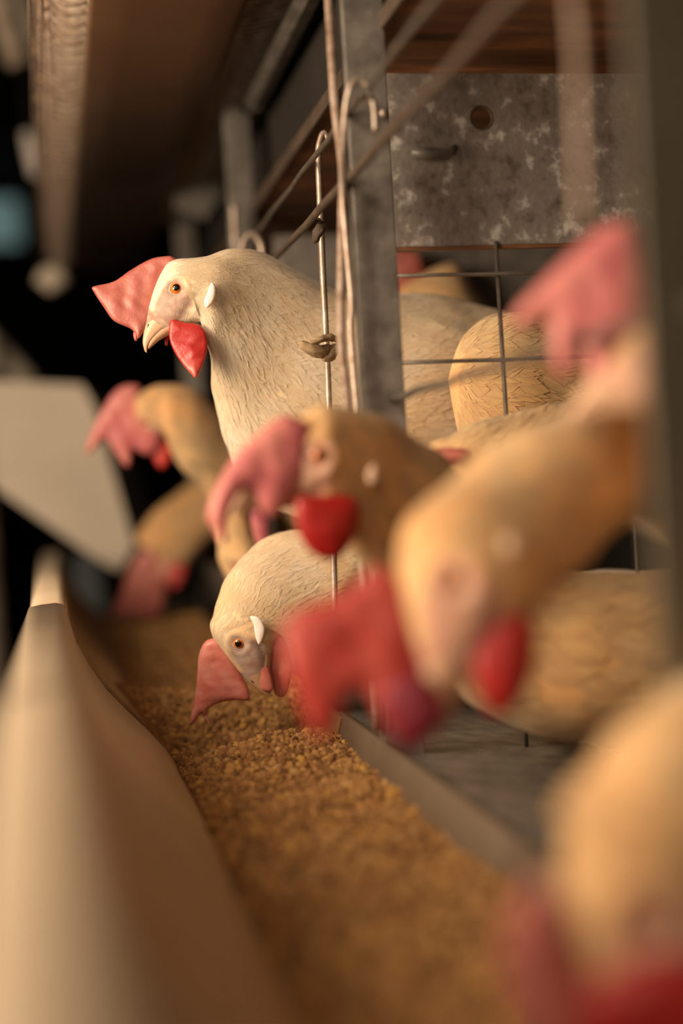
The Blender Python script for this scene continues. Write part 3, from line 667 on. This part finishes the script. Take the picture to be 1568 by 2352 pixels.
m = MB(); m.tube([P(-350, -1850, 2.0), P(-120, -600, 2.0), P(30, -30, 2.0), P(70, 60, 2.0), P(100, 140, 2.0)], .02, 12); o = m.build('hanging_pipe', M['grey_post'], None, True); tag(o, 'grey pipe beside the curved wires at top left', 'pipe'); recenter(o, P(70, 60, 2.0))
m = MB(); m.tube([P(62, 305, 2.5), P(75, 350, 2.5), P(92, 402, 2.5)], [.010, .013, .017], 12); o = m.build('lamp_holder', M['lobe'], None, True); tag(o, 'white elongated fitting glinting in the dark left of the upper trough', 'fitting'); recenter(o, P(75, 350, 2.5))
m = MB(); a = P(63, 306, 2.5); m.tube([a, (a[0]-.002, a[1], 2.2), (a[0], a[1], 3.0)], .003, 8); m.build('cord', M['dark'], o, True)
blob(122, 640, 2.3, .021, (1.1, 1, 1), M['pale_panel'], 'end_knob', 'round tan knob under the far end of the upper trough', 'knob')
# daylight opening far down the aisle
mt, tt, bb = nt('teal_daylight'); bb.inputs['Base Color'].default_value = (.02, .03, .03, 1); bb.inputs['Emission Color'].default_value = (.33, .52, .48, 1); bb.inputs['Emission Strength'].default_value = .28
m = MB(); A = PY(-200, 460, 9); B_ = PY(48, 560, 9); m.box((A[0], 9, B_[2]), (B_[0], 9.02, A[2])); struct(m.build('window_1', mt), 'window_1')
m = MB(); A = PY(-200, 250, 9); B_ = PY(2, 340, 9); m.box((A[0], 9, B_[2]), (B_[0], 9.02, A[2])); struct(m.build('window_2', mt), 'window_2')
m = MB(); A = PY(165, 1290, 2.6); m.box((A[0], 2.6, .80), (A[0]+.05, 2.65, .90)); o = m.build('drive_box', noise_mat('blue_grey_paint', [(.05, .065, .075), (.07, .085, .10)], 5, .6)); tag(o, 'dark bluish box beneath the hopper at the trough end', 'box'); recenter(o, (A[0], 2.6, .8))
m = MB(); m.box((A[0]-.02, 2.6, 0), (A[0]+.25, 3.2, .80)); o = m.build('trough_end_table', M['dark']); tag(o, 'dark stand at the far trough end carrying the bluish box', 'stand'); recenter(o, (A[0], 2.6, 0))

# ------------------------------------------------------------------ the hens
# topmost hen looking left
hen('cream hen with its head highest, looking left over the trough with orange eye in focus', (405, 662), .975, (-.63, -.78, -.12), (-.78, .63, .05),
    [((466, 588), (468, 768), .992, .021), ((530, 577), (484, 830), 1.0, .028), ((606, 590), (487, 905), 1.012, .034), ((690, 628), (515, 1010), 1.022, .037),
     ((780, 672), (570, 1110), 1.035, .042), ((900, 676), (720, 1200), 1.045, .047), ((1060, 690), (960, 1200), 1.055, .052), ((1190, 735), (1150, 1120), 1.07, .05), ((1270, 800), (1255, 1000), 1.08, .03)],
    skin='cream', nfeather=250, nstrand=16000,
    comb=[([(415, 612), (398, 594), (378, 592), (345, 598), (300, 622), (262, 648), (216, 661), (216, 672), (238, 706), (262, 738), (300, 756), (314, 772), (318, 780), (330, 764), (346, 735), (358, 705), (366, 670), (388, 640)], dict(T=.0048, W=.014, wrinkle=.0012, bend=.004)),
          ([(306, 764), (318, 758), (316, 780), (309, 782)], dict(T=.002, W=.004))],
    wattles=[([(396, 742), (428, 748), (458, 752), (474, 772), (477, 810), (466, 846), (452, 874), (440, 864), (418, 838), (398, 806), (390, 775)], dict(T=.0034, W=.011, shift=.006, bend=.003, wrinkle=.0015)),
             ([(372, 758), (384, 758), (384, 784), (377, 788)], dict(shift=-.006))],
    lobe=[(488, 662), (497, 670), (497, 692), (488, 712), (476, 720), (471, 706), (477, 690), (483, 674)], feet=[(.30, 1.15, .824), (.33, 1.19, .824)])
# hen pecking the pellets
hen('cream hen with lowered head pecking at the in-focus pellets in the trough', (548, 1477), .975, (.26, -.90, .12), (-.92, -.26, .10),
    [((494, 1410), (650, 1450), .990, .020), ((515, 1340), (705, 1490), 1.0, .026), ((560, 1270), (750, 1510), 1.01, .031), ((630, 1226), (800, 1510), 1.02, .035), ((720, 1215), (860, 1480), 1.03, .040),
     ((820, 1215), (950, 1480), 1.04, .044)],
    world=[((.285, 1.04, .892), (-.012, 0, .046), .042), ((.36, 1.04, .878), (0, 0, .046), .046), ((.44, 1.04, .878), (0, 0, .040), .042), ((.50, 1.04, .885), (0, 0, .02), .02)],
    skin='cream_warm', scale=.98, nfeather=150, nstrand=12000,
    comb=[([(505, 1466), (487, 1464), (470, 1474), (458, 1505), (455, 1545), (449, 1600), (439, 1645), (440, 1662), (452, 1650), (468, 1634), (484, 1662), (478, 1630), (500, 1612), (540, 1604), (573, 1604), (572, 1580), (560, 1555), (545, 1530), (532, 1500), (518, 1478)], dict(T=.0045, W=.012, wrinkle=.0012, shift=.004)), ],
    wattles=[([(590, 1470), (604, 1500), (622, 1540), (628, 1580), (602, 1580), (594, 1545), (584, 1510)], dict(shift=.004)), ([(600, 1450), (650, 1470), (668, 1540), (655, 1600), (630, 1600), (622, 1560), (606, 1500)], dict(shift=-.006))],
    lobe=[(580, 1406), (600, 1408), (613, 1430), (610, 1455), (600, 1470), (592, 1450), (588, 1425)], mats=('comb_bright', 'comb_bright'), feet=[(.36, 1.02, .816), (.40, 1.05, .816)])
# hen B, head turned away, behind
hen('buff hen behind the trough crowd, head drooping away with its red comb hanging left', (336, 968), 1.42, (-.30, -.60, .74), (-.85, .45, .05),
    [((372, 882), (392, 1030), 1.40, .028), ((440, 892), (425, 1085), 1.40, .032), ((500, 945), (470, 1130), 1.41, .035), ((560, 985), (520, 1200), 1.43, .04), ((640, 985), (610, 1230), 1.45, .045), ((720, 985), (700, 1250), 1.46, .04), ((780, 1050), (770, 1180), 1.47, .02)],
    skin='buff', nfeather=400,
    comb=[([(322, 888), (290, 884), (262, 900), (238, 935), (212, 985), (198, 1030), (204, 1042), (228, 1020), (244, 1006), (262, 1035), (290, 1072), (300, 1060), (304, 1030), (330, 1042), (350, 1040), (366, 1008), (350, 960), (318, 915)], dict(n=(.15, 0, -1), T=.005, W=.015, shift=-.004)),],
    wattles=[([(345, 980), (375, 1000), (396, 1030), (392, 1055), (370, 1076), (350, 1050), (338, 1010)], dict(n=(.1, 0, -1), T=.005, shift=-.014))], mats=('comb_purple', 'comb_deep'))
# far feeding hen
hen('smallest, farthest hen eating at the distant end of the trough', (385, 1262), 1.85, (-.25, -.9, .1), (-.9, .25, .0),
    [((312, 1245), (425, 1300), 1.86, .018), ((345, 1185), (458, 1260), 1.87, .024), ((405, 1135), (500, 1230), 1.88, .03), ((470, 1090), (560, 1240), 1.90, .035), ((540, 1060), (620, 1240), 1.92, .04), ((620, 1080), (660, 1230), 1.93, .03)],
    skin='buff', nfeather=250,
    comb=[([(352, 1262), (322, 1268), (296, 1310), (280, 1360), (262, 1395), (258, 1420), (300, 1412), (340, 1418), (362, 1412), (378, 1380), (380, 1340), (372, 1290)], dict(T=.005, W=.012))],
    wattles=[([(395, 1285), (425, 1290), (425, 1320), (405, 1350), (385, 1330)], {})])
# lowered neck between
hen('half-hidden hen, buff neck lowered between the two feeding heads on the left', (548, 1300), 1.24, (.05, -.95, .2), (-.95, -.05, .0),
    [((494, 1215), (580, 1190), 1.26, .024), ((498, 1130), (600, 1150), 1.27, .028), ((560, 1060), (660, 1150), 1.29, .034), ((640, 1040), (720, 1180), 1.30, .04), ((740, 1050), (800, 1210), 1.32, .035), ((800, 1100), (830, 1190), 1.33, .02)],
    skin='buff', nfeather=250,
    comb=[([(566, 1125), (590, 1130), (604, 1180), (606, 1230), (592, 1262), (576, 1240), (565, 1190)], dict(n=(.2, 0, -1), T=.003, shift=.03))], mats=('comb_purple', 'comb_deep'))
# mid foreground hen E
hen('blurred buff hen in the middle with a flopped comb and dark red wattle, facing left', (733, 1045), .69, (-.88, -.42, -.22), (-.40, .90, -.10),
    [((872, 958), (806, 1255), .72, .025), ((950, 1020), (860, 1320), .74, .032), ((1040, 1075), (930, 1400), .76, .038)],
    world=[((.245, .79, .91), (.012, 0, .045), .042), ((.30, .79, .890), (.006, 0, .050), .052), ((.36, .79, .887), (0, 0, .050), .055), ((.43, .79, .895), (0, 0, .042), .045), ((.50, .79, .93), (0, 0, .02), .02)],
    skin='buff', nfeather=900, scale=1.12,
    comb=[([(672, 962), (640, 958), (600, 985), (560, 1020), (515, 1075), (480, 1140), (470, 1190), (485, 1215), (500, 1245), (514, 1235), (520, 1180), (545, 1130), (575, 1125), (585, 1160), (605, 1188), (632, 1180), (655, 1150), (690, 1100), (702, 1040), (702, 985)], dict(T=.0055, W=.014, shift=.010, wrinkle=.001))],
    wattles=[([(668, 1148), (720, 1140), (790, 1140), (812, 1170), (800, 1230), (770, 1275), (740, 1284), (700, 1265), (672, 1215)], dict(T=.006, W=.014, shift=.012)),],
    lobe=[(838, 1068), (850, 1085), (846, 1108), (830, 1112), (824, 1090)], lobemat='lobe_pink', mats=('comb_purple', 'wattle_shaded'), feet=[(.345, .80, .815), (.38, .83, .815)])
# big foreground hen F
hen('large blurred hen at centre right, head down over grey sheet, with big red comb', (1040, 1330), .52, (-.22, -.93, -.10), (-.93, .22, .0),
    [((990, 1130), (1262, 1362), .545, .026), ((1080, 1062), (1318, 1310), .56, .029), ((1195, 990), (1370, 1245), .575, .032), ((1320, 940), (1430, 1200), .59, .034)],
    world=[((.27, .625, 1.005), (.0, 0, .036), .038), ((.33, .63, .975), (.0, 0, .062), .052), ((.40, .63, .955), (0, 0, .062), .055), ((.47, .63, .96), (0, 0, .045), .045), ((.53, .63, .96), (0, 0, .02), .02)],
    skin='buff', nfeather=900, scale=1.22,
    comb=[([(872, 1300), (830, 1330), (770, 1370), (690, 1400), (650, 1440), (660, 1530), (690, 1620), (725, 1690), (760, 1690), (790, 1620), (830, 1580), (860, 1620), (900, 1690), (950, 1705), (1000, 1670), (1012, 1610), (985, 1560), (985, 1500), (960, 1420), (930, 1350)], dict(T=.0055, W=.014, shift=.002, wrinkle=.0012)), ([(868, 1590), (900, 1560), (950, 1545), (1000, 1580), (1020, 1640), (985, 1690), (930, 1715), (890, 1670)], dict(T=.005, W=.012, shift=.012, mat='comb_shade'))],  # second, darker flap is added as shade below the comb
    wattles=[([(1090, 1450), (1130, 1410), (1190, 1400), (1222, 1450), (1218, 1540), (1180, 1620), (1130, 1640), (1095, 1590), (1080, 1520)], dict(T=.006, W=.014, shift=.006)),],
    lobe=[(1150, 1238), (1176, 1250), (1172, 1282), (1150, 1282), (1140, 1258)], lobemat='lobe_pink', mats=('comb_red', 'wattle_shaded'), feet=[(.37, .62, .815), (.40, .65, .815)])
# bottom right hen G
hen('nearest, most blurred hen, cut off by the bottom right corner', (1490, 2110), .36, (-.10, -.97, .0), (-.97, .10, .0),
    [((1290, 1865), (1740, 2050), .378, .027), ((1370, 1760), (1790, 2020), .388, .032), ((1465, 1665), (1830, 1990), .396, .036), ((1580, 1570), (1840, 1960), .41, .04), ((1720, 1500), (1920, 1940), .415, .045)],
    world=[((.32, .42, .93), (0, 0, .058), .048), ((.39, .42, .925), (0, 0, .055), .048), ((.45, .42, .93), (0, 0, .02), .02)],
    skin='buff', nfeather=500, scale=1.2, mats=('comb', 'wattle_shaded'),
    comb=[([(1215, 2010), (1180, 2070), (1150, 2160), (1160, 2260), (1190, 2360), (1250, 2420), (1320, 2420), (1380, 2400), (1370, 2300), (1330, 2200), (1300, 2120), (1270, 2050)], dict(T=.0055, W=.014, shift=.004))],
    wattles=[([(1320, 2240), (1400, 2185), (1500, 2160), (1620, 2190), (1680, 2400), (1600, 2560), (1420, 2560), (1330, 2400)], dict(T=.006, W=.014, shift=.016))], feet=[(.38, .42, .815), (.36, .44, .815)])
# comb of the hen behind the near post, H
hen('hen behind the right-hand post, only its huge drooping pink comb showing', (1545, 800), .50, (-.90, -.40, .1), (-.40, .90, .1),
    [((1640, 640), (1560, 1010), .51, .022), ((1740, 660), (1600, 1120), .52, .030), ((1820, 760), (1650, 1250), .53, .038)],
    world=[((.36, .53, .99), (0, 0, .06), .042), ((.44, .53, .97), (0, 0, .05), .04), ((.50, .53, .96), (0, 0, .02), .02)],
    skin='buff', nfeather=500,
    comb=[([(1470, 540), (1440, 512), (1390, 520), (1340, 560), (1290, 605), (1230, 665), (1185, 715), (1180, 750), (1225, 745), (1262, 735), (1268, 790), (1280, 850), (1300, 865), (1320, 820), (1330, 770), (1345, 830), (1365, 880), (1400, 890), (1420, 840), (1450, 810), (1480, 850), (1495, 830), (1490, 700), (1480, 600)], dict(T=.0065, W=.014, wrinkle=.001, shift=0))],
    mats=('comb_purple', 'comb_deep'), feet=[(.40, .53, .815)])
# hen behind the mesh, facing away
hen('tan hen crowding behind the square mesh, its fluffy side filling the lower squares', (1100, 800), 1.0, (-.9, -.3, .1), (-.3, .9, 0),
    [((1028, 850), (1030, 900), .96, .006), ((1050, 790), (1045, 970), .96, .018), ((1100, 742), (1085, 1080), .96, .028), ((1190, 722), (1165, 1150), .955, .036), ((1300, 745), (1280, 1165), .955, .040), ((1420, 790), (1420, 1160), .955, .04), ((1520, 880), (1520, 1100), .96, .02)],
    skin='buff', nfeather=700, nstrand=6000, shag=2.6, head=False, flen=1.1, feet=[(.36, .985, .815), (.39, 1.0, .815)])
# hen with red comb just right of the post, J
hen('hen deep in the cage showing a red comb right beside the middle post', (935, 700), 1.33, (-.8, -.5, .1), (-.45, .85, 0),
    [((1040, 610), (1000, 780), 1.35, .03), ((1095, 670), (1050, 860), 1.36, .035), ((1140, 740), (1120, 900), 1.37, .03)],
    skin='buff', nfeather=300,
    comb=[([(960, 580), (925, 572), (880, 575), (866, 620), (868, 668), (900, 684), (945, 676), (972, 668), (978, 640), (968, 600)], dict(T=.005, W=.015, n=(.1, 0, -1), shift=0))])
# hen lying low, K
hen('tan hen crouched below the mesh with a sliver of pink comb showing', (1000, 1085), .83, (-.9, -.35, .1), (-.3, .9, 0),
    [((1080, 980), (1060, 1180), .84, .024), ((1180, 955), (1180, 1150), .845, .026), ((1290, 925), (1300, 1140), .85, .02), ((1400, 960), (1400, 1090), .85, .012)],
    skin='buff', nfeather=900, shag=2.5,
    comb=[([(968, 1042), (990, 1034), (1030, 1034), (1060, 1042), (1050, 1062), (1010, 1072), (975, 1062)], dict(T=.004, W=.008, n=(.1, 0, -1), shift=.028))])
